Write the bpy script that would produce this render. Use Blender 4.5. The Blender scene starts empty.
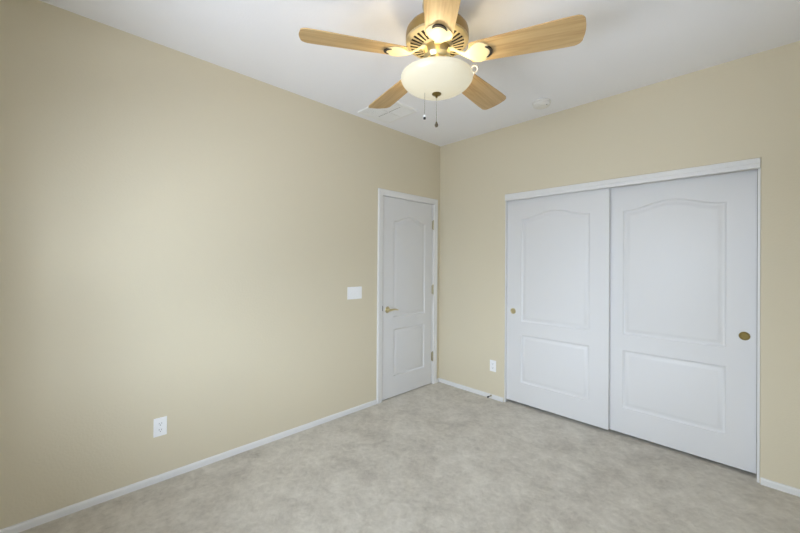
import bpy, bmesh, math, random
from math import sin, cos, pi, radians
from mathutils import Vector, Matrix, geometry

random.seed(4)
S = bpy.context.scene
COL = S.collection

# ------------------------------------------------------------------ camera
H = 2.743                                   # ceiling height
RX, RY = 3.05, -3.70                        # right wall x, window wall y
cam_d = bpy.data.cameras.new('camera')
cam = bpy.data.objects.new('camera', cam_d)
COL.objects.link(cam)
FPX = 354.508
cam_d.sensor_width = 36.0
cam_d.lens = FPX * 36.0 / 800.0
cam_d.shift_x = (400 - 399.787) / 800.0
cam_d.shift_y = -(266.5 - 260.771) / 800.0
cam_d.clip_start = 0.02
fw = Vector((-0.7178, 0.6962, 0.0040)).normalized()
rt = Vector((0.6963, 0.7177, 0.0073))
rt = (rt - fw * rt.dot(fw)).normalized()
up = rt.cross(fw)
M = Matrix((rt, up, -fw)).transposed().to_4x4()
M.translation = Vector((2.648, -3.217, 1.387))
cam.matrix_world = M
S.camera = cam

# ------------------------------------------------------------------ light
W = bpy.data.worlds.new('sky'); S.world = W
W.use_nodes = True
bgn = W.node_tree.nodes['Background']
bgn.inputs[0].default_value = (0.72, 0.82, 1.0, 1)
bgn.inputs[1].default_value = 0.6


def area(name, loc, rot, sx, sy, power, col):
    d = bpy.data.lights.new(name, 'AREA')
    d.shape = 'RECTANGLE'; d.size = sx; d.size_y = sy
    d.energy = power; d.color = col
    o = bpy.data.objects.new(name, d); COL.objects.link(o)
    o.location = loc; o.rotation_euler = rot
    return o


WIN = (0.84, 2.50, 0.80, 2.08)              # window opening in the wall behind the camera
# broad bright sky seen through the window, and light thrown up from the ground outside it
area('daylight', (2.5, RY - 2.4, 2.45), (radians(90), 0, radians(8)), 8.0, 2.7, 610.0, (0.75, 0.86, 1.0))
FILL_WIN = (-2.95, -1.75, 0.80, 2.08)           # unseen second window, added right of the camera to brighten the left wall
area('side_fill', (RX + 2.4, -1.9, 2.45), (radians(90), 0, radians(90)), 6.0, 2.7, 115.0, (0.75, 0.86, 1.0))  # fill lamp outside the added side window
area('ground_light', (2.2, RY - 2.75, -0.3), (radians(180), 0, 0), 7.0, 2.5, 500.0, (0.84, 0.90, 1.0))
LAMP_W = 1.3
LAMP_COL = (1.0, 0.81, 0.51)
BOWL_GLOW = 0.225

S.view_settings.view_transform = 'Standard'
S.view_settings.look = 'None'
S.view_settings.exposure = 0.75
S.view_settings.gamma = 1.0
S.view_settings.use_curve_mapping = False
try:
    S.cycles.diffuse_bounces = 8
    S.cycles.max_bounces = 12
except Exception:
    pass


# ------------------------------------------------------------------ materials
def srgb(r, g, b):
    f = lambda c: (c / 255 / 12.92) if c / 255 <= 0.04045 else ((c / 255 + 0.055) / 1.055) ** 2.4
    return (f(r), f(g), f(b), 1)


def mat(name, col, rough=0.5, metal=0.0, spec=0.5):
    m = bpy.data.materials.new(name); m.use_nodes = True
    p = m.node_tree.nodes['Principled BSDF']
    p.inputs['Base Color'].default_value = col
    p.inputs['Roughness'].default_value = rough
    p.inputs['Metallic'].default_value = metal
    p.inputs['Specular IOR Level'].default_value = spec
    return m, m.node_tree, p


def bump(nt, p, height, strength, dist):
    b = nt.nodes.new('ShaderNodeBump')
    b.inputs['Strength'].default_value = strength
    b.inputs['Distance'].default_value = dist
    nt.links.new(height, b.inputs['Height'])
    nt.links.new(b.outputs[0], p.inputs['Normal'])
    return b


def coords(nt, scale=(1, 1, 1), out='Object'):
    t = nt.nodes.new('ShaderNodeTexCoord')
    mp = nt.nodes.new('ShaderNodeMapping')
    mp.inputs['Scale'].default_value = scale
    nt.links.new(t.outputs[out], mp.inputs[0])
    return mp.outputs[0]


def noise(nt, vec, scale, detail=3, rough=0.5, dist=0.0):
    n = nt.nodes.new('ShaderNodeTexNoise')
    n.inputs['Scale'].default_value = scale
    n.inputs['Detail'].default_value = detail
    n.inputs['Roughness'].default_value = rough
    n.inputs['Distortion'].default_value = dist
    nt.links.new(vec, n.inputs['Vector'])
    return n.outputs[0]


def ramp(nt, fac, stops):
    r = nt.nodes.new('ShaderNodeValToRGB')
    e = r.color_ramp.elements
    e[0].position, e[0].color = stops[0]
    e[1].position, e[1].color = stops[-1]
    for pos, c in stops[1:-1]:
        k = e.new(pos); k.color = c
    nt.links.new(fac, r.inputs[0])
    return r.outputs[0]


def math_node(nt, op, a, b):
    n = nt.nodes.new('ShaderNodeMath'); n.operation = op
    for i, v in enumerate((a, b)):
        if isinstance(v, (int, float)):
            n.inputs[i].default_value = v
        else:
            nt.links.new(v, n.inputs[i])
    return n.outputs[0]


# textured beige wall paint
m_wall, nt, p = mat('beige_wall_paint', srgb(212, 203, 180), 0.62, spec=0.3)
v = coords(nt)
n1 = ramp(nt, noise(nt, v, 75, 2, 0.5), [(0.42, (0, 0, 0, 1)), (0.62, (1, 1, 1, 1))])
bump(nt, p, n1, 0.22, 0.0012)

m_ceil, nt, p = mat('white_ceiling_paint', srgb(240, 241, 246), 0.8, spec=0.2)
v = coords(nt)
n1 = ramp(nt, noise(nt, v, 70, 2, 0.5), [(0.42, (0, 0, 0, 1)), (0.62, (1, 1, 1, 1))])
bump(nt, p, n1, 0.18, 0.0012)

# cut-pile carpet: mottled pile with brushed swirls
m_carpet, nt, p = mat('grey_beige_carpet', srgb(180, 172, 158), 0.95, spec=0.1)
v = coords(nt)
fine = noise(nt, v, 300, 3, 0.7)
mid = noise(nt, v, 26, 4, 0.65, 0.4)
big = noise(nt, v, 5.5, 4, 0.7, 0.3)
huge = noise(nt, v, 1.1, 2, 0.5, 0.2)
mix = math_node(nt, 'ADD', math_node(nt, 'MULTIPLY', fine, 0.30), math_node(nt, 'MULTIPLY', mid, 0.30))
mix = math_node(nt, 'ADD', mix, math_node(nt, 'MULTIPLY', big, 0.50))
mix = math_node(nt, 'ADD', mix, math_node(nt, 'MULTIPLY', huge, 0.30))
c = ramp(nt, mix, [(0.52, srgb(162, 154, 141)), (0.69, srgb(194, 187, 174)), (0.87, srgb(218, 212, 200))])
nt.links.new(c, p.inputs['Base Color'])
hh = math_node(nt, 'ADD', math_node(nt, 'MULTIPLY', fine, 0.6), mid)
bump(nt, p, hh, 0.8, 0.008)
p.inputs['Sheen Weight'].default_value = 0.25

m_white, nt, p = mat('white_trim_paint', srgb(224, 224, 224), 0.35)
m_door, nt, p = mat('white_moulded_door', srgb(217, 217, 218), 0.42)
v = coords(nt, (60, 60, 2.6))
n1 = noise(nt, v, 1.0, 4, 0.6, 1.4)
bump(nt, p, n1, 0.10, 0.001)
m_plate, nt, p = mat('white_plastic', srgb(240, 241, 243), 0.3)
m_detector, nt, p = mat('white_detector_plastic', srgb(232, 231, 228), 0.4)
m_vent, nt, p = mat('white_vent_enamel', srgb(236, 237, 238), 0.4)
m_dark, nt, p = mat('dark_void', srgb(38, 34, 28), 0.8)
m_slot, nt, p = mat('grey_slot', srgb(95, 95, 98), 0.6)
m_brass, nt, p = mat('satin_brass', srgb(214, 203, 166), 0.28, 1.0)
m_abrass, nt, p = mat('aged_brass', srgb(138, 120, 72), 0.3, 1.0)
m_nickel, nt, p = mat('worn_brass_hinge', srgb(190, 182, 158), 0.35, 0.9)
m_cream, nt, p = mat('cream_enamel', srgb(222, 208, 168), 0.4)
m_motor, nt, p = mat('antique_gold_band', srgb(156, 128, 74), 0.35, 0.6)
m_chain, nt, p = mat('chain_metal', srgb(140, 134, 122), 0.35, 0.9)
m_fob, nt, p = mat('dark_fob', srgb(80, 70, 52), 0.4)
m_rubber, nt, p = mat('black_rubber', srgb(30, 30, 30), 0.6)
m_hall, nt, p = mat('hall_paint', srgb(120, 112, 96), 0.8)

# light oak blade
m_wood, nt, p = mat('light_oak', srgb(205, 165, 110), 0.38)
v = coords(nt, (2.2, 42, 42))
g = noise(nt, v, 1.0, 5, 0.6, 0.8)
c = ramp(nt, g, [(0.30, srgb(174, 139, 90)), (0.52, srgb(194, 162, 112)), (0.74, srgb(206, 177, 128))])
nt.links.new(c, p.inputs['Base Color'])

# frosted glass bowl, lit from inside
m_bowl = bpy.data.materials.new('lit_frosted_glass'); m_bowl.use_nodes = True
nt = m_bowl.node_tree
p = nt.nodes['Principled BSDF']
p.inputs['Base Color'].default_value = srgb(190, 184, 168)
p.inputs['Roughness'].default_value = 0.25
v = coords(nt)
g = noise(nt, v, 9, 3, 0.6, 1.5)
c = ramp(nt, g, [(0.3, (1.0, 0.91, 0.64, 1)), (0.7, (1.0, 0.96, 0.74, 1))])
nt.links.new(c, p.inputs['Emission Color'])
p.inputs['Emission Strength'].default_value = BOWL_GLOW
tr = nt.nodes.new('ShaderNodeBsdfTranslucent'); tr.inputs[0].default_value = (0.95, 0.9, 0.8, 1)
mx = nt.nodes.new('ShaderNodeMixShader'); mx.inputs[0].default_value = 0.03
nt.links.new(p.outputs[0], mx.inputs[1]); nt.links.new(tr.outputs[0], mx.inputs[2])
nt.links.new(mx.outputs[0], nt.nodes['Material Output'].inputs[0])

m_glass = bpy.data.materials.new('window_glass'); m_glass.use_nodes = True
nt = m_glass.node_tree
tb = nt.nodes.new('ShaderNodeBsdfTransparent')
gl = nt.nodes.new('ShaderNodeBsdfGlossy'); gl.inputs['Roughness'].default_value = 0.02
mx = nt.nodes.new('ShaderNodeMixShader'); mx.inputs[0].default_value = 0.05
nt.links.new(tb.outputs[0], mx.inputs[1]); nt.links.new(gl.outputs[0], mx.inputs[2])
nt.links.new(mx.outputs[0], nt.nodes['Material Output'].inputs[0])


# ------------------------------------------------------------------ helpers
def obj(name, bm, m, parent=None, smooth=False, bevel=0.0, segs=2):
    me = bpy.data.meshes.new(name)
    bmesh.ops.recalc_face_normals(bm, faces=bm.faces[:])
    bm.to_mesh(me); bm.free()
    for q in (m if isinstance(m, (list, tuple)) else [m]):
        me.materials.append(q)
    if smooth:
        for f in me.polygons:
            f.use_smooth = True
        try:
            me.set_sharp_from_angle(angle=radians(38))
        except Exception:
            pass
    o = bpy.data.objects.new(name, me); COL.objects.link(o)
    if parent:
        o.parent = parent
    if bevel:
        b = o.modifiers.new('bevel', 'BEVEL'); b.width = bevel; b.segments = segs
        b.limit_method = 'ANGLE'; b.angle_limit = radians(35)
    return o


def struct(o, label=None, cat=None):
    o['kind'] = 'structure'
    if label:
        o['label'] = label; o['category'] = cat
    return o


def tag(o, label, cat, group=None):
    o['label'] = label; o['category'] = cat
    if group:
        o['group'] = group
    return o


def empty(name, loc, rz=0.0):
    o = bpy.data.objects.new(name, None); COL.objects.link(o)
    o.location = loc; o.rotation_euler = (0, 0, rz)
    o.empty_display_size = 0.1
    return o


def add_box(bm, a, b):
    vs = [bm.verts.new((x, y, z)) for x in (a[0], b[0]) for y in (a[1], b[1]) for z in (a[2], b[2])]
    for f in ((0, 1, 3, 2), (4, 6, 7, 5), (0, 4, 5, 1), (2, 3, 7, 6), (0, 2, 6, 4), (1, 5, 7, 3)):
        bm.faces.new([vs[i] for i in f])


def box(a, b):
    bm = bmesh.new(); add_box(bm, a, b); return bm


def add_lathe(bm, prof, n=48, M=None, caps=False):
    rings = []
    for r, z in prof:
        if r < 1e-6:
            rings.append([bm.verts.new((0, 0, z))])
        else:
            rings.append([bm.verts.new((r * cos(2 * pi * i / n), r * sin(2 * pi * i / n), z)) for i in range(n)])
    for A, B in zip(rings, rings[1:]):
        for i in range(n):
            j = (i + 1) % n
            if len(A) == 1 and len(B) == 1:
                continue
            if len(A) == 1:
                bm.faces.new((A[0], B[i], B[j]))
            elif len(B) == 1:
                bm.faces.new((A[i], A[j], B[0]))
            else:
                bm.faces.new((A[i], A[j], B[j], B[i]))
    if M is not None:
        bmesh.ops.transform(bm, matrix=M, verts=[q for R in rings for q in R])


def lathe(prof, n=48, M=None):
    bm = bmesh.new(); add_lathe(bm, prof, n, M); return bm


def add_tube(bm, pts, rad, n=10):
    pts = [Vector(q) for q in pts]
    rads = rad if isinstance(rad, (list, tuple)) else [rad] * len(pts)
    prev = None
    for i, q in enumerate(pts):
        t = (pts[min(i + 1, len(pts) - 1)] - pts[max(i - 1, 0)]).normalized()
        ref = Vector((0, 0, 1)) if abs(t.z) < 0.9 else Vector((1, 0, 0))
        u = t.cross(ref).normalized(); w = t.cross(u)
        ring = [bm.verts.new(q + rads[i] * (cos(2 * pi * k / n) * u + sin(2 * pi * k / n) * w)) for k in range(n)]
        if prev:
            for k in range(n):
                bm.faces.new((prev[k], prev[(k + 1) % n], ring[(k + 1) % n], ring[k]))
        else:
            bm.faces.new(ring)
        prev = ring
    bm.faces.new(prev)


def add_sphere(bm, c, r, u=12, v=8, sc=(1, 1, 1)):
    bmesh.ops.create_uvsphere(bm, u_segments=u, v_segments=v, radius=r,
                              matrix=Matrix.Translation(c) @ Matrix.Diagonal((*sc, 1)))


def add_prism(bm, poly, frame):
    """poly: 2-D outline; frame(u, v, w) -> 3-D; extrudes w 0..1"""
    A = [bm.verts.new(frame(u, v, 0)) for u, v in poly]
    B = [bm.verts.new(frame(u, v, 1)) for u, v in poly]
    n = len(poly)
    tris = geometry.tessellate_polygon([[Vector((u, v, 0)) for u, v in poly]])
    for t in tris:
        bm.faces.new([A[i] for i in t]); bm.faces.new([B[i] for i in t])
    for i in range(n):
        j = (i + 1) % n
        bm.faces.new((A[i], A[j], B[j], B[i]))


def add_sweep(bm, path, prof, place):
    """path: 2-D polyline; prof: (offset to the left of travel, height); mitred; place(u, v, h) -> 3-D"""
    P = [Vector(q) for q in path]
    rings = []
    for i, q in enumerate(P):
        d0 = (P[i] - P[i - 1]).normalized() if i else (P[1] - P[0]).normalized()
        d1 = (P[i + 1] - P[i]).normalized() if i < len(P) - 1 else d0
        n0 = Vector((-d0.y, d0.x)); n1 = Vector((-d1.y, d1.x))
        m = (n0 + n1); m = m / (1 + n0.dot(n1))
        rings.append([bm.verts.new(place(*(q + m * o), h)) for o, h in prof])
    k = len(prof)
    for A, B in zip(rings, rings[1:]):
        for i in range(k):
            j = (i + 1) % k
            bm.faces.new((A[i], A[j], B[j], B[i]))
    bm.faces.new(rings[0]); bm.faces.new(rings[-1])


# ------------------------------------------------------------------ room shell
# floor carries on under the doors and into the closet
struct(obj('floor', box((-1.0, RY - 0.14, -0.08), (RX + 0.14, 0.80, 0.0)), m_carpet),
       'grey beige cut pile carpet covering the bedroom floor', 'floor')
struct(obj('ceiling', box((-1.0, RY - 0.14, H), (RX + 0.14, 0.80, H + 0.1)), m_ceil),
       'white textured bedroom ceiling above the fan', 'ceiling')

DY0, DY1, DZ = -0.897, -0.117, 2.057        # rough opening for the hinged door
bm = bmesh.new()
add_prism(bm, [(RY - 0.14, 0), (DY0, 0), (DY0, DZ), (DY1, DZ), (DY1, 0), (0, 0), (0, H), (RY - 0.14, H)],
          lambda u, v, w: (-0.12 * w, u, v))
struct(obj('wall_left', bm, m_wall), 'long beige wall holding the hinged door and light switch', 'wall')

CX0, CX1, CZ = 0.838, 2.626, 2.070          # closet opening
R = 0.012


def arc(cx, cz, a0, a1, r, n=4):
    return [(cx + r * cos(a0 + (a1 - a0) * i / n), cz + r * sin(a0 + (a1 - a0) * i / n)) for i in range(n + 1)]


bm = bmesh.new()
add_prism(bm, [(-0.12, 0), (CX0, 0), (CX0, CZ), (CX1, CZ), (CX1, 0), (RX + 0.14, 0), (RX + 0.14, H), (-0.12, H)],
          lambda u, v, w: (u, 0.12 * w, v))
edges = [e for e in bm.edges if all(abs(q.co.y) < 1e-6 for q in e.verts)
         and all(CX0 - 1e-4 <= q.co.x <= CX1 + 1e-4 and q.co.z <= CZ + 1e-4 for q in e.verts)
         and len(e.link_faces) == 2 and abs(e.link_faces[0].normal.dot(e.link_faces[1].normal)) < 0.5]
edges = [e for e in edges if not all(q.co.z < 1e-5 for q in e.verts)]
bmesh.ops.recalc_face_normals(bm, faces=bm.faces[:])
bmesh.ops.bevel(bm, geom=edges, offset=0.010, segments=4, affect='EDGES', profile=0.5)
struct(obj('wall_back', bm, m_wall, smooth=True), 'beige wall holding the sliding closet doors', 'wall')

bm = bmesh.new()
v0, v1, v2, v3 = FILL_WIN
for a, b in (((RY - 0.14, 0), (0, v2)), ((RY - 0.14, v3), (0, H)), ((RY - 0.14, v2), (v0, v3)), ((v1, v2), (0, v3))):
    add_box(bm, (RX, a[0], a[1]), (RX + 0.14, b[0], b[1]))
struct(obj('wall_right', bm, m_wall), 'beige side wall to the right of the closet', 'wall')
bm = bmesh.new()
w0, w1, w2, w3 = WIN
outer = [(0, 0), (RX, 0), (RX, H), (0, H)]
for a, b in (((0, 0), (RX, w2)), ((0, w3), (RX, H)), ((0, w2), (w0, w3)), ((w1, w2), (RX, w3))):
    add_box(bm, (a[0], RY - 0.14, a[1]), (b[0], RY, b[1]))
struct(obj('wall_front', bm, m_wall), 'beige wall with the bedroom window', 'wall')

# window behind the camera
def window(name, loc, rz, w, h, label):
    win = struct(empty(name, loc, rz), label, 'window')
    bm = bmesh.new()
    hw = w / 2
    for a, b in (((-hw, 0), (hw, 0.04)), ((-hw, h - 0.04), (hw, h)), ((-hw, 0.04), (-hw + 0.04, h - 0.04)),
                 ((hw - 0.04, 0.04), (hw, h - 0.04)), ((-0.025, 0.04), (0.025, h - 0.04))):
        add_box(bm, (a[0], -0.025, a[1]), (b[0], 0.025, b[1]))
    obj('window_frame', bm, m_white, win)
    for s in (-1, 1):
        a, b = sorted((s * 0.025, s * (hw - 0.04)))
        obj('pane', box((a, -0.003, 0.04), (b, 0.003, h - 0.04)), m_glass, win)


window('window_1', ((w0 + w1) / 2, RY - 0.09, w2), 0, w1 - w0, w3 - w2, 'white framed bedroom window behind the viewpoint')
window('added_window', (RX + 0.09, (v0 + v1) / 2, v2), pi / 2, v1 - v0, v3 - v2, 'unseen white framed window added in the right side wall for fill light')

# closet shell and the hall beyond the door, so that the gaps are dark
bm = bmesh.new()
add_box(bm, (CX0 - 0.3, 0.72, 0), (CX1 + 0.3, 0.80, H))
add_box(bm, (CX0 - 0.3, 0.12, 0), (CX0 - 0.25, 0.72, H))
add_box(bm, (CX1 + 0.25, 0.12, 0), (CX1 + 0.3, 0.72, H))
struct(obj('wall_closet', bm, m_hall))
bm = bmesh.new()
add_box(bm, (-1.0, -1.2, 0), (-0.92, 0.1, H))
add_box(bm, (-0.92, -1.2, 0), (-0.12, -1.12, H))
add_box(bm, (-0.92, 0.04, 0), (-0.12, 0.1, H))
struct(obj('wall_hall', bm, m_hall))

# baseboards
BP = [(0, 0), (0.012, 0), (0.012, 0.031), (0.009, 0.039), (0.004, 0.042), (0, 0.042)]


def baseboard(name, axis, a, b, base=0.0, sgn=1):
    bm = bmesh.new()
    if axis == 'y':
        fr = lambda u, v, w: (base + sgn * u, a + (b - a) * w, v)
    else:
        fr = lambda u, v, w: (a + (b - a) * w, base + sgn * u, v)
    add_prism(bm, BP, fr)
    return struct(obj(name, bm, m_white))


baseboard('baseboard_left', 'y', RY, -0.959, 0.0, 1)
baseboard('baseboard_left', 'y', -0.053, 0.0, 0.0, 1)
baseboard('baseboard_back', 'x', 0.012, CX0 - 0.006, 0.0, -1)
baseboard('baseboard_back', 'x', CX1 + 0.004, RX, 0.0, -1)
baseboard('baseboard_right', 'y', RY, -0.012, RX, -1)
baseboard('baseboard_front', 'x', 0.012, RX - 0.012, RY, 1)

# hinged-door casing (mitred) and jamb lining
bm = bmesh.new()
prof = [(0, 0), (0, 0.008), (0.006, 0.012), (0.022, 0.013), (0.040, 0.017), (0.056, 0.017), (0.062, 0.012), (0.062, 0)]
add_sweep(bm, [(-0.893, 0), (-0.893, 2.050), (-0.115, 2.050), (-0.115, 0)], prof, lambda u, v, h: (h, u, v))
struct(obj('trim_1', bm, m_white), 'white casing around the hinged bedroom door', 'trim')
bm = bmesh.new()
add_sweep(bm, [(-0.888, 0), (-0.888, 2.049), (-0.126, 2.049), (-0.126, 0)],
          [(0, 0), (0, -0.12), (0.009, -0.12), (0.009, 0)], lambda u, v, h: (h, u, v))
add_sweep(bm, [(-0.876, 0), (-0.876, 2.037), (-0.138, 2.037), (-0.138, 0)],
          [(0, -0.052), (0, -0.085), (0.012, -0.085), (0.012, -0.052)], lambda u, v, h: (h, u, v))
struct(obj('trim_2', bm, m_white), 'white jamb lining of the hinged bedroom door', 'trim')

# closet jamb strips and header fascia
bm = bmesh.new()
add_box(bm, (CX0, 0.004, 0), (CX0 + 0.009, 0.115, 2.006))
add_box(bm, (CX1 - 0.013, 0.004, 0), (CX1, 0.115, 2.006))
struct(obj('trim_3', bm, m_white, bevel=0.001), 'white side jambs of the closet opening', 'trim')
bm = bmesh.new()
add_prism(bm, [(-0.010, 2.006), (0.006, 2.003), (0.012, 2.003), (0.012, 2.045), (0.10, 2.045), (0.10, CZ), (-0.004, CZ), (-0.010, CZ - 0.006), (-0.010, 2.036),
               (-0.006, 2.032), (-0.006, 2.014), (-0.010, 2.011)],
          lambda u, v, w: (CX0 + 0.001 + (CX1 - CX0 - 0.002) * w, u, v))
struct(obj('trim_4', bm, m_white), 'white header fascia hiding the closet door track', 'trim')


# ------------------------------------------------------------------ moulded doors
def arch_top(z, rise, x, x0, x1):
    t = (x - x0) / (x1 - x0)
    t = min(max((t - 0.05) / 0.90, 0), 1)
    return z + rise * (0.5 - 0.5 * cos(2 * pi * t)) ** 0.8


def panel_loop(x0, x1, z0, z1, rise, d, n=20):
    a, b = x0 + d, x1 - d
    pts = [(a, z0 + d), (b, z0 + d)]
    if rise:
        for i in range(n + 1):
            x = b + (a - b) * i / n
            # shape keeps following the outer arch
            xo = x0 + (x - a) / (b - a) * (x1 - x0)
            pts.append((x, arch_top(z1, rise, xo, x0, x1) - d))
    else:
        pts += [(b, z1 - d), (a, z1 - d)]
    return pts


PROFILE = [(0.0, 0.0), (0.006, -0.0085), (0.012, -0.0110), (0.020, -0.0102), (0.034, -0.0040), (0.041, -0.0018), (0.046, -0.0012)]


def door_slab(w, h, th, panels, place):
    """front face at depth 0, with raised panels; place(u, v, d) -> 3-D (d<0 is into the door)"""
    bm = bmesh.new()
    outer = [(0, 0), (w, 0), (w, h), (0, h)]
    loops2d = [outer] + [panel_loop(*q, 0.0) for q in panels]
    ov = [[bm.verts.new(place(u, v, 0)) for u, v in lp] for lp in loops2d]
    flat = [q for lp in ov for q in lp]
    for t in geometry.tessellate_polygon([[Vector((u, v, 0)) for u, v in lp] for lp in loops2d]):
        try:
            bm.faces.new([flat[i] for i in t])
        except ValueError:
            pass
    for q, prev in zip(panels, ov[1:]):
        for d, z in PROFILE[1:]:
            lp = panel_loop(*q, d)
            cur = [bm.verts.new(place(u, v, z)) for u, v in lp]
            n = len(cur)
            for i in range(n):
                j = (i + 1) % n
                bm.faces.new((prev[i], prev[j], cur[j], cur[i]))
            prev = cur
        lp = panel_loop(*q, PROFILE[-1][0])
        for t in geometry.tessellate_polygon([[Vector((u, v, 0)) for u, v in lp]]):
            bm.faces.new([prev[i] for i in t])
    bk = [bm.verts.new(place(u, v, -th)) for u, v in outer]
    bm.faces.new(bk)
    for i in range(4):
        j = (i + 1) % 4
        bm.faces.new((ov[0][i], ov[0][j], bk[j], bk[i]))
    return bm


# hinged door in the left wall (front face looks to +x)
d1 = struct(empty('door_1', (-0.004, -0.885, 0.010)), 'white two panel hinged door with brass lever beside the corner', 'door')
DW, DH = 0.756, 2.036
obj('door_slab', door_slab(DW, DH, 0.035,
    [(0.152, 0.634, 0.812, 1.802, 0.058), (0.160, 0.630, 0.205, 0.690, 0.0)],
    lambda u, v, d: (d, u, v)), m_door, d1, smooth=True)
# lever handle
ly, lz = 0.072, 0.896
hd = obj('lever_handle', lathe([(0.0, 0.012), (0.020, 0.011), (0.029, 0.006), (0.033, 0.0005)], 28,
         Matrix.Translation((0, ly, lz)) @ Matrix.Rotation(pi / 2, 4, 'Y')), m_brass, d1, smooth=True)
hd['label'] = 'brass lever handle'
bm = bmesh.new()
add_tube(bm, [(0.010, ly, lz), (0.045, ly, lz)], [0.011, 0.010], 14)
add_tube(bm, [(0.045, ly - 0.012, lz), (0.047, ly + 0.01, lz + 0.001), (0.048, ly + 0.045, lz + 0.004),
              (0.047, ly + 0.08, lz), (0.045, ly + 0.105, lz - 0.006)], [0.010, 0.0115, 0.009, 0.008, 0.006], 12)
add_sphere(bm, (0.044, ly, lz), 0.0125)
obj('lever', bm, m_brass, hd, smooth=True)
# latch plate at the slab edge
lp = obj('latch_plate', box((0.0005, -0.0015, lz - 0.006), (0.0035, 0.0065, lz + 0.044)), m_dark, d1)
lp['label'] = 'dark latch plate'
for z in (1.803, 1.068, 0.306):
    bm = bmesh.new()
    add_tube(bm, [(0.010, DW + 0.006, z - 0.049), (0.010, DW + 0.006, z + 0.049)], 0.0075, 12)
    add_box(bm, (0.0005, DW - 0.009, z - 0.047), (0.004, DW + 0.006, z + 0.047))
    add_sphere(bm, (0.010, DW + 0.006, z + 0.051), 0.0068)
    add_sphere(bm, (0.010, DW + 0.006, z - 0.051), 0.0068)
    h_ = obj('hinge', bm, m_nickel, d1, smooth=True)
    h_['label'] = 'dull brass hinge'


# sliding closet doors (front faces look to -y)
def pull(parent, u, v, m, name='finger_pull'):
    T = Matrix.Translation((u, 0, v)) @ Matrix.Rotation(pi / 2, 4, 'X')
    o = obj(name, lathe([(0.0, 0.0006), (0.019, 0.0008), (0.0225, 0.0040), (0.0265, 0.0040), (0.0285, 0.0005)], 32, T),
            m, parent, smooth=True)
    o['label'] = 'round brass finger pull'


PW = 0.910                                  # both doors are the same; the left one runs in the front track
for name, x0, y0, zb, pu, pm, lab in (
        ('door_2', 0.848, 0.030, 0.030, 0.066, m_brass, 'left sliding closet door, running in front of the right one'),
        ('door_3', 1.700, 0.071, 0.024, 0.853, m_abrass, 'right sliding closet door, partly behind the left one')):
    dr = struct(empty(name, (x0, y0, zb)), lab, 'door')
    obj('door_slab', door_slab(PW, 2.020 - zb, 0.034,
        [(0.149, 0.763, 0.822 - zb, 1.816 - zb, 0.058), (0.149, 0.763, 0.228 - zb, 0.692 - zb, 0.0)],
        lambda u, v, d: (u, -d, v)), m_door, dr, smooth=True)
    pull(dr, pu, 0.913 - zb, pm)


# ------------------------------------------------------------------ ceiling fan
FX, FY = 1.452, -1.798
fan = tag(empty('ceiling_fan', (FX, FY, H)), 'five blade oak ceiling fan with a lit frosted glass bowl', 'ceiling fan')
Z = lambda z: z - H
obj('canopy', lathe([(0.0, Z(2.742)), (0.078, Z(2.742)), (0.078, Z(2.72)), (0.070, Z(2.690)), (0.045, Z(2.670)), (0.040, Z(2.60)), (0.0, Z(2.60))], 40),
    m_brass, fan, smooth=True)
# motor housing: gold band; cream vented cover below
mh = obj('motor_housing', lathe([(0.0, Z(2.640)), (0.055, Z(2.640)), (0.11, Z(2.628)), (0.148, Z(2.606)), (0.160, Z(2.590)), (0.163, Z(2.575)), (0.163, Z(2.540)),
                            (0.157, Z(2.534)), (0.150, Z(2.534)), (0.150, Z(2.560)), (0.0, Z(2.560))], 64), m_motor, fan, smooth=True)
mh['label'] = 'antique gold motor band'
bm = bmesh.new()
N = 120                                     # 30 radial slots
prof = [(0.163, 2.541), (0.161, 2.533), (0.153, 2.527), (0.142, 2.5245), (0.140, 2.524), (0.082, 2.5115), (0.080, 2.511), (0.066, 2.506), (0.060, 2.506)]
rings = [[bm.verts.new((r * cos(2 * pi * i / N), r * sin(2 * pi * i / N), Z(z))) for i in range(N)] for r, z in prof]
for k, (A, B) in enumerate(zip(rings, rings[1:])):
    for i in range(N):
        if k == 4 and i % 4 in (0, 1):
            continue
        j = (i + 1) % N
        bm.faces.new((A[i], A[j], B[j], B[i]))
bmesh.ops.solidify(bm, geom=bm.faces[:], thickness=0.003)
mc = obj('motor_cover', bm, m_cream, fan, smooth=True)
mc['label'] = 'cream motor cover with radial vent slots'
o = obj('motor_core', lathe([(0.0, Z(2.545)), (0.148, Z(2.545)), (0.148, Z(2.536)), (0.08, Z(2.527)), (0.0, Z(2.527))], 40), m_dark, mc)
# flywheel the blade irons bolt to, and the switch housing
obj('switch_housing', lathe([(0.0, Z(2.510)), (0.066, Z(2.510)), (0.068, Z(2.500)), (0.068, Z(2.462)), (0.060, Z(2.452)), (0.056, Z(2.445)),
                             (0.062, Z(2.436)), (0.064, Z(2.405)), (0.058, Z(2.385)), (0.030, Z(2.375)), (0.0, Z(2.372))], 40), m_brass, fan, smooth=True)

# blade: local x runs outward, +y edge hangs lower (pitch)
PIT = math.tan(radians(12))
ZBL = 2.447


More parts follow.
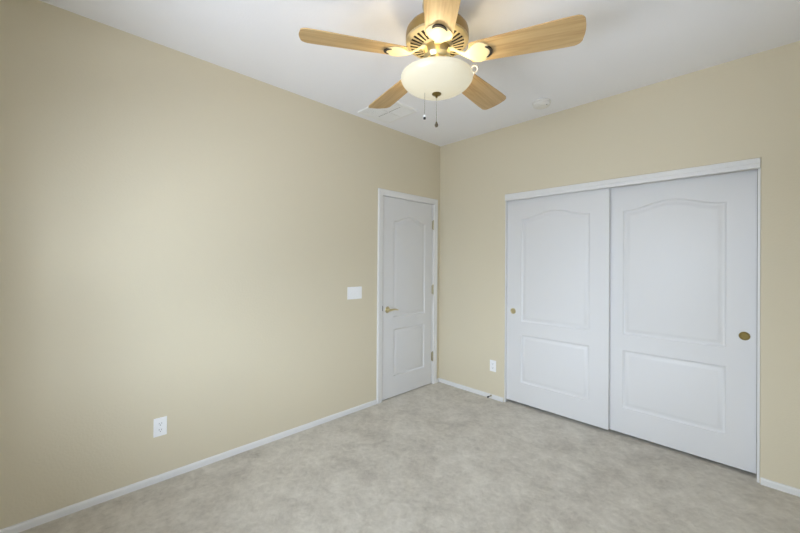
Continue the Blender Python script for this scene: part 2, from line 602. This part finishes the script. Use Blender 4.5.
def blade_mesh():
    bm = bmesh.new()
    out = []
    r0, r1 = 0.165, 0.688
    cr = 0.034
    hw0, hw1 = 0.064, 0.083
    top = [(r0 + 0.012, hw0 - 0.004)]
    top += [(r0 + 0.03 + (r1 - cr - r0 - 0.03) * i / 8, hw0 + (hw1 - hw0) * min(1, i / 7.0)) for i in range(9)]
    for i in range(1, 7):
        a = pi / 2 * (1 - i / 6)
        top.append((r1 - cr + cr * cos(a) - 0.004 * (1 - cos(a)), hw1 - cr + cr * sin(a)))
    tip = [(r1 + 0.006 * (1 - (y / (hw1 - cr)) ** 2), y) for y in [(hw1 - cr) * k / 4 for k in (2, 0, -2)]]
    outl = top + tip + [(x, -y) for x, y in reversed(top)]
    outl = [(r0, -0.02), (r0, 0.02)] + outl
    th = 0.006
    add_prism(bm, outl, lambda u, v, w: (u, v, Z(ZBL) - v * PIT + th * w))
    return bm


def iron_mesh():
    bm = bmesh.new()
    # stations: r, half width, drop above the blade plane
    st = [(0.050, 0.020, 0.050), (0.085, 0.016, 0.044), (0.115, 0.0135, 0.022), (0.150, 0.016, 0.001), (0.172, 0.034, -0.001), (0.192, 0.052, -0.001),
          (0.212, 0.060, -0.001), (0.228, 0.060, -0.001), (0.244, 0.053, -0.001), (0.257, 0.042, -0.001), (0.266, 0.030, -0.001), (0.271, 0.017, -0.001), (0.2725, 0.005, -0.001)]
    rows = []
    th = 0.005
    for r, hw, dz in st:
        pk = min(1, max(0, (r - 0.09) / 0.07))
        row = []
        for s in (-1, -0.5, 0, 0.5, 1):
            y = s * hw
            crown = -0.004 * (1 - s * s) * min(1, hw / 0.04)
            zt = Z(ZBL) - y * PIT * pk + dz
            row.append((bm.verts.new((r, y, zt)), bm.verts.new((r, y, zt - th + crown))))
        rows.append(row)
    for A, B in zip(rows, rows[1:]):
        for i in range(4):
            bm.faces.new((A[i][0], A[i + 1][0], B[i + 1][0], B[i][0]))
            bm.faces.new((A[i][1], B[i][1], B[i + 1][1], A[i + 1][1]))
        bm.faces.new((A[0][0], B[0][0], B[0][1], A[0][1]))
        bm.faces.new((A[4][0], A[4][1], B[4][1], B[4][0]))
    for Rw in (rows[0], rows[-1]):
        bm.faces.new([q[0] for q in Rw] + [q[1] for q in reversed(Rw)])
    return bm


def shadow_crescent_mesh():  # dark crescent piece standing in for the edge shadow at the iron's end
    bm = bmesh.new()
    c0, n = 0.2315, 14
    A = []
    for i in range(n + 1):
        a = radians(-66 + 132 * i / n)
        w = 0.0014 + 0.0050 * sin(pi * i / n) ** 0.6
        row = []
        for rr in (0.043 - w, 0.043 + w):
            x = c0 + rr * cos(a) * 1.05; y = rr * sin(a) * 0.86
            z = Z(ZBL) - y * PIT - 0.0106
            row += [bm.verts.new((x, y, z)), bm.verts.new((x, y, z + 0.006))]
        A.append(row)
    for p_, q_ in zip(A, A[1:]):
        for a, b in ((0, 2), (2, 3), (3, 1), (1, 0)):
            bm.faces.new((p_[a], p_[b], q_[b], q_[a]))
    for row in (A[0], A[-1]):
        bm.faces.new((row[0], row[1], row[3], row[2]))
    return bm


def screw_mesh():
    bm = bmesh.new()
    for x, y in ((0.222, 0.03), (0.222, -0.03), (0.208, 0.0)):
        add_sphere(bm, (x, y, Z(ZBL) - y * PIT - 0.008), 0.004, 8, 6, (1, 1, 0.5))
    return bm


A0 = 24.55
bl0 = obj('fan_blade', blade_mesh(), m_wood, fan, bevel=0.0015)
ir0 = obj('blade_iron', iron_mesh(), m_cream, bl0, smooth=True)
ir0['label'] = 'cream blade bracket'
sh0 = obj('bracket_shadow', shadow_crescent_mesh(), m_dark, bl0)
sh0['label'] = 'dark crescent standing in for shade at the bracket end'
bl0.rotation_euler = (0, 0, radians(A0))
bl0.location.z = -0.005
SAG = {1: (-0.005, -1.6), 2: (0.0, -2.4), 3: (0.010, 0.0), 4: (0.0, 0.0)}   # small sag and play of each blade
for k in range(1, 5):
    b = bl0.copy(); COL.objects.link(b); b.parent = fan
    b.location.z = SAG[k][0]
    b.rotation_euler = (0, 0, radians(A0 + 72 * k + SAG[k][1]))
    for ch in (ir0, sh0):
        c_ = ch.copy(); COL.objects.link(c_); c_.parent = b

# glass bowl, open at the top
ZR, RB, DB = 2.352, 0.187, 0.088
inn = []
outp = []
for i in range(15):
    t = i / 14
    a = t * pi / 2
    outp.append((RB * cos(a) ** 1.02 if i < 14 else 0.0, ZR - 0.086 * sin(a) ** 1.0))
bm = bmesh.new()
prof = [(r, Z(z)) for r, z in outp]
prof_in = [(max(0.0, r - 0.004) if r > 0 else 0.0, Z(z) + 0.004) for r, z in outp]
prof = list(reversed(prof_in)) + [(RB - 0.001, Z(ZR + 0.004))] + prof
add_lathe(bm, prof, 64)
bowl = obj('light_bowl', bm, m_bowl, fan, smooth=True)
bowl['label'] = 'glowing frosted glass bowl'
# three arms from the switch housing to the bowl's rim
fin = obj('finial', lathe([(0.0, Z(2.269)), (0.023, Z(2.269)), (0.025, Z(2.265)), (0.022, Z(2.261)), (0.012, Z(2.258)), (0.006, Z(2.256)), (0.0055, Z(2.246)), (0.0, Z(2.244))], 28),
          m_abrass, bowl, smooth=True)
fin['label'] = 'brass finial under the bowl'
# centre rod that carries the bowl
obj('centre_rod', lathe([(0.0, Z(2.374)), (0.005, Z(2.374)), (0.005, Z(2.266)), (0.0, Z(2.266))], 10), m_brass, fan)
# ring on the bowl's rim, facing the room
cr_, sr_ = cos(radians(45.87)), sin(radians(45.87))
ring_c = Vector((0.197 * cr_, 0.197 * sr_, Z(2.398)))
bm = bmesh.new()
pts = []
uu = Vector((cr_, sr_, 0)); vv = Vector((0.35 * sr_, -0.35 * cr_, 0.93)).normalized()
nn = 22
seg = 8
rr_ = []
for i in range(nn):
    a = 2 * pi * i / nn
    rad = (uu * cos(a) + vv * sin(a))
    cen = ring_c + 0.0160 * rad
    nv = uu.cross(vv)
    rr_.append([bm.verts.new(cen + 0.004 * (cos(2 * pi * k / seg) * rad + sin(2 * pi * k / seg) * nv)) for k in range(seg)])
for i in range(nn):
    A, B = rr_[i], rr_[(i + 1) % nn]
    for k in range(seg):
        bm.faces.new((A[k], A[(k + 1) % seg], B[(k + 1) % seg], B[k]))
rg = obj('rim_ring', bm, m_plate, fan, smooth=True)
rg['label'] = 'small white ring at the bowl rim'
bm = bmesh.new()
add_tube(bm, [ring_c + vv * -0.017, Vector((0.186 * cr_, 0.184 * sr_, Z(2.357)))], 0.003, 8)
obj('ring_stem', bm, m_plate, rg)


# pull chains
def chain(x, y, ztop, zbot, fob_bm, mf, label, link_m):
    bm = bmesh.new()
    n = int((ztop - zbot) / 0.005)
    add_tube(bm, [(x, y, Z(ztop)), (x, y, Z(zbot))], 0.0009, 6)
    for i in range(n + 1):
        add_sphere(bm, (x, y, Z(ztop - i * 0.005)), 0.0019, 6, 4)
    ch = obj('pull_chain', bm, link_m, fan, smooth=True)
    ch['label'] = label
    obj('chain_fob', fob_bm, mf, ch, smooth=True)


T = Matrix.Translation((0, 0, Z(2.108)))
chain(0, 0, 2.243, 2.122, lathe([(0.0, 0.016), (0.003, 0.014), (0.005, 0.006), (0.009, -0.002), (0.0095, -0.008), (0.006, -0.014), (0.0, -0.016)], 14, T),
      m_fob, 'longer pull chain with a dark wooden fob', m_chain)
cx_, cy_ = -0.062 * cr_, -0.062 * sr_
T = Matrix.Translation((cx_, cy_, Z(2.146)))
bm = lathe([(0.0, 0.012), (0.004, 0.011), (0.0065, 0.006), (0.0065, 0.0), (0.006, -0.002), (0.0065, -0.012), (0.0, -0.014)], 14, T)
bm.faces.ensure_lookup_table()
for f in bm.faces:
    if f.calc_center_median().z < Z(2.146) - 0.001:
        f.material_index = 1
chain(cx_, cy_, 2.286, 2.156, bm, [m_plate, m_rubber], 'shorter pull chain with a white and black fob', m_chain)

# bulbs: real lamps inside the bowl
for k in range(2):
    a = radians(45.87 + 180 * k + 14)
    d = bpy.data.lights.new('bulb_light', 'POINT')
    d.energy = LAMP_W; d.color = LAMP_COL; d.shadow_soft_size = 0.028
    o = bpy.data.objects.new('bulb_light', d); COL.objects.link(o)
    o.parent = fan; o.location = (0.075 * cos(a), 0.075 * sin(a), Z(2.318))

# ------------------------------------------------------------------ ceiling register
vx0, vx1, vy0, vy1 = 0.082, 0.485, -1.272, -0.905
vent = tag(empty('ceiling_vent', ((vx0 + vx1) / 2, (vy0 + vy1) / 2, H)), 'white louvred air register set in the ceiling near the left wall', 'vent')
ax, ay = (vx1 - vx0) / 2, (vy1 - vy0) / 2
bm = bmesh.new()
fprof = [(0, 0), (0, -0.008), (0.004, -0.0115), (0.030, -0.012), (0.036, -0.009), (0.036, 0)]
P = [(-ax, -ay), (ax, -ay), (ax, ay), (-ax, ay)]
rings = []
for o_, h_ in fprof:
    rings.append([bm.verts.new((x - math.copysign(o_, x), y - math.copysign(o_, y), h_)) for x, y in P])
for A, B in zip(rings, rings[1:] + rings[:1]):
    for i in range(4):
        j = (i + 1) % 4
        bm.faces.new((A[i], A[j], B[j], B[i]))
obj('vent_frame', bm, m_vent, vent)
obj('vent_backing', box((-ax + 0.03, -ay + 0.03, -0.0022), (ax - 0.03, ay - 0.03, -0.0004)), m_slot, vent)
bm = bmesh.new()
add_box(bm, (-ax + 0.034, -0.004, -0.011), (ax - 0.034, 0.004, -0.002))
add_box(bm, (-0.006, -ay + 0.034, -0.011), (0.006, ay - 0.034, -0.002))
obj('vent_crossbar', bm, m_vent, vent)
for sx in (-1, 1):
    for sy in (-1, 1):
        bm = bmesh.new()
        x0, x1 = sorted((sx * 0.008, sx * (ax - 0.036)))
        y0, y1 = sorted((sy * 0.006, sy * (ay - 0.036)))
        n = 9
        for i in range(n):
            yc = y0 + (y1 - y0) * (i + 0.5) / n
            hw_ = (y1 - y0) / n * 0.32
            vs = [bm.verts.new(q) for q in ((x0, yc - hw_, -0.0085 + 0.0012), (x1, yc - hw_, -0.0085 + 0.0012),
                                            (x1, yc + hw_, -0.0085 - 0.0012), (x0, yc + hw_, -0.0085 - 0.0012))]
            vt = [bm.verts.new(q.co + Vector((0, 0, 0.0012))) for q in vs]
            bm.faces.new(vs); bm.faces.new(vt)
            for a in range(4):
                b = (a + 1) % 4
                bm.faces.new((vs[a], vs[b], vt[b], vt[a]))
        obj('louvre_bank', bm, m_vent, vent)
bm = bmesh.new()
add_box(bm, (-ax + 0.07, 0.004, -0.0105), (ax - 0.05, 0.0085, -0.003))
o = obj('damper_slot', bm, m_dark, vent); o['label'] = 'dark slit along the middle of the register'

# ------------------------------------------------------------------ smoke detector
sd = tag(empty('smoke_detector', (1.336, -0.296, H)), 'round white smoke detector on the ceiling above the closet wall', 'smoke detector')
obj('detector_base', lathe([(0.0, -0.0005), (0.072, -0.0005), (0.074, -0.004), (0.073, -0.012), (0.0, -0.012)], 40), m_detector, sd, smooth=True)
obj('detector_body', lathe([(0.0, -0.0125), (0.066, -0.0125), (0.066, -0.018), (0.068, -0.020), (0.067, -0.030), (0.058, -0.038), (0.036, -0.042), (0.033, -0.040), (0.0, -0.041)], 40),
    m_detector, sd, smooth=True)
bm = bmesh.new(); add_sphere(bm, (0.048, -0.012, -0.0400), 0.005, 10, 6, (1, 1, 0.5))
obj('test_button', bm, m_slot, sd)


# ------------------------------------------------------------------ switch and outlets: local x across, z up, front to -y
def plate_mesh(w, h, th=0.006):
    bm = bmesh.new()
    add_box(bm, (-w / 2, -th, -h / 2), (w / 2, -0.0004, h / 2))
    return bm


sw = tag(empty('light_switch', (0.0, -1.230, 1.100), radians(90)), 'white triple rocker light switch on the wall left of the hinged door', 'light switch')
obj('switch_plate', plate_mesh(0.163, 0.114), m_plate, sw, bevel=0.002)
for k in (-1, 0, 1):
    bm = bmesh.new()
    add_prism(bm, [(-0.006, -0.033), (-0.0105, -0.033), (-0.0075, 0.0), (-0.0088, 0.033), (-0.006, 0.033)] if k != -1 else
              [(-0.006, -0.033), (-0.0088, -0.033), (-0.0075, 0.0), (-0.0105, 0.033), (-0.006, 0.033)],
              lambda u, v, w, k=k: (k * 0.046 - 0.0165 + 0.033 * w, u, v))
    obj('rocker', bm, m_plate, sw)


def outlet(loc, rz, label):
    o = tag(empty('wall_outlet', loc, rz), label, 'outlet', 'duplex wall outlets')
    obj('cover_plate', plate_mesh(0.071, 0.115), m_plate, o, bevel=0.002)
    return o


ou = outlet((0.0, -2.738, 0.342), radians(90), 'white wall outlet low on the long left wall')


def receptacle(zc):
    bm = bmesh.new()
    out = []
    for i in range(24):
        a = 2 * pi * i / 24
        out.append((0.0172 * cos(a), max(-0.0135, min(0.0135, 0.0172 * sin(a)))))
    add_prism(bm, out, lambda u, v, w: (u, -0.006 - 0.002 * w, zc + v))
    return bm


def holes(zc):
    bm = bmesh.new()
    add_box(bm, (-0.0078, -0.0084, zc - 0.001), (-0.0055, -0.0078, zc + 0.008))
    add_box(bm, (0.0055, -0.0084, zc - 0.001), (0.0078, -0.0078, zc + 0.007))
    add_tube(bm, [(0, -0.0084, zc - 0.0075), (0, -0.0078, zc - 0.0075)], 0.0028, 10)
    return bm


for zc in (0.0195, -0.0195):
    rc = obj('receptacle', receptacle(zc), m_plate, ou)
    obj('receptacle_slots', holes(zc), m_slot, rc)
bm = bmesh.new(); add_sphere(bm, (0, -0.0062, 0), 0.0035, 10, 6, (1, 0.5, 1))
obj('cover_screw', bm, m_plate, ou)
o2 = ou.copy(); COL.objects.link(o2)
o2.location = (0.713, 0.0, 0.335); o2.rotation_euler = (0, 0, 0)
o2['label'] = 'white wall outlet between the room corner and closet doors'
for ch in list(ou.children):
    c_ = ch.copy(); COL.objects.link(c_); c_.parent = o2
    for g_ in ch.children:
        gc = g_.copy(); COL.objects.link(gc); gc.parent = c_

# ------------------------------------------------------------------ spring door stop on the baseboard
ds = tag(empty('door_stop', (0.700, -0.0125, 0.032)), 'small door stop with black tip on the baseboard below the outlet', 'door stop')
bm = bmesh.new()
pts = []
for i in range(97):
    a = 2 * pi * i / 8
    pts.append((0.0048 * cos(a), -0.004 - 0.048 * i / 96, 0.0048 * sin(a)))
add_tube(bm, pts, 0.0011, 6)
obj('spring', bm, m_chain, ds, smooth=True)
obj('stop_base', lathe([(0, 0), (0.010, 0.0), (0.009, 0.004), (0, 0.0055)], 18, Matrix.Rotation(pi / 2, 4, 'X')), m_nickel, ds, smooth=True)
o = obj('stop_tip', lathe([(0, 0.050), (0.0075, 0.050), (0.0085, 0.056), (0.0075, 0.066), (0, 0.068)], 18, Matrix.Rotation(pi / 2, 4, 'X')), m_rubber, ds, smooth=True)
o['label'] = 'black rubber tip'
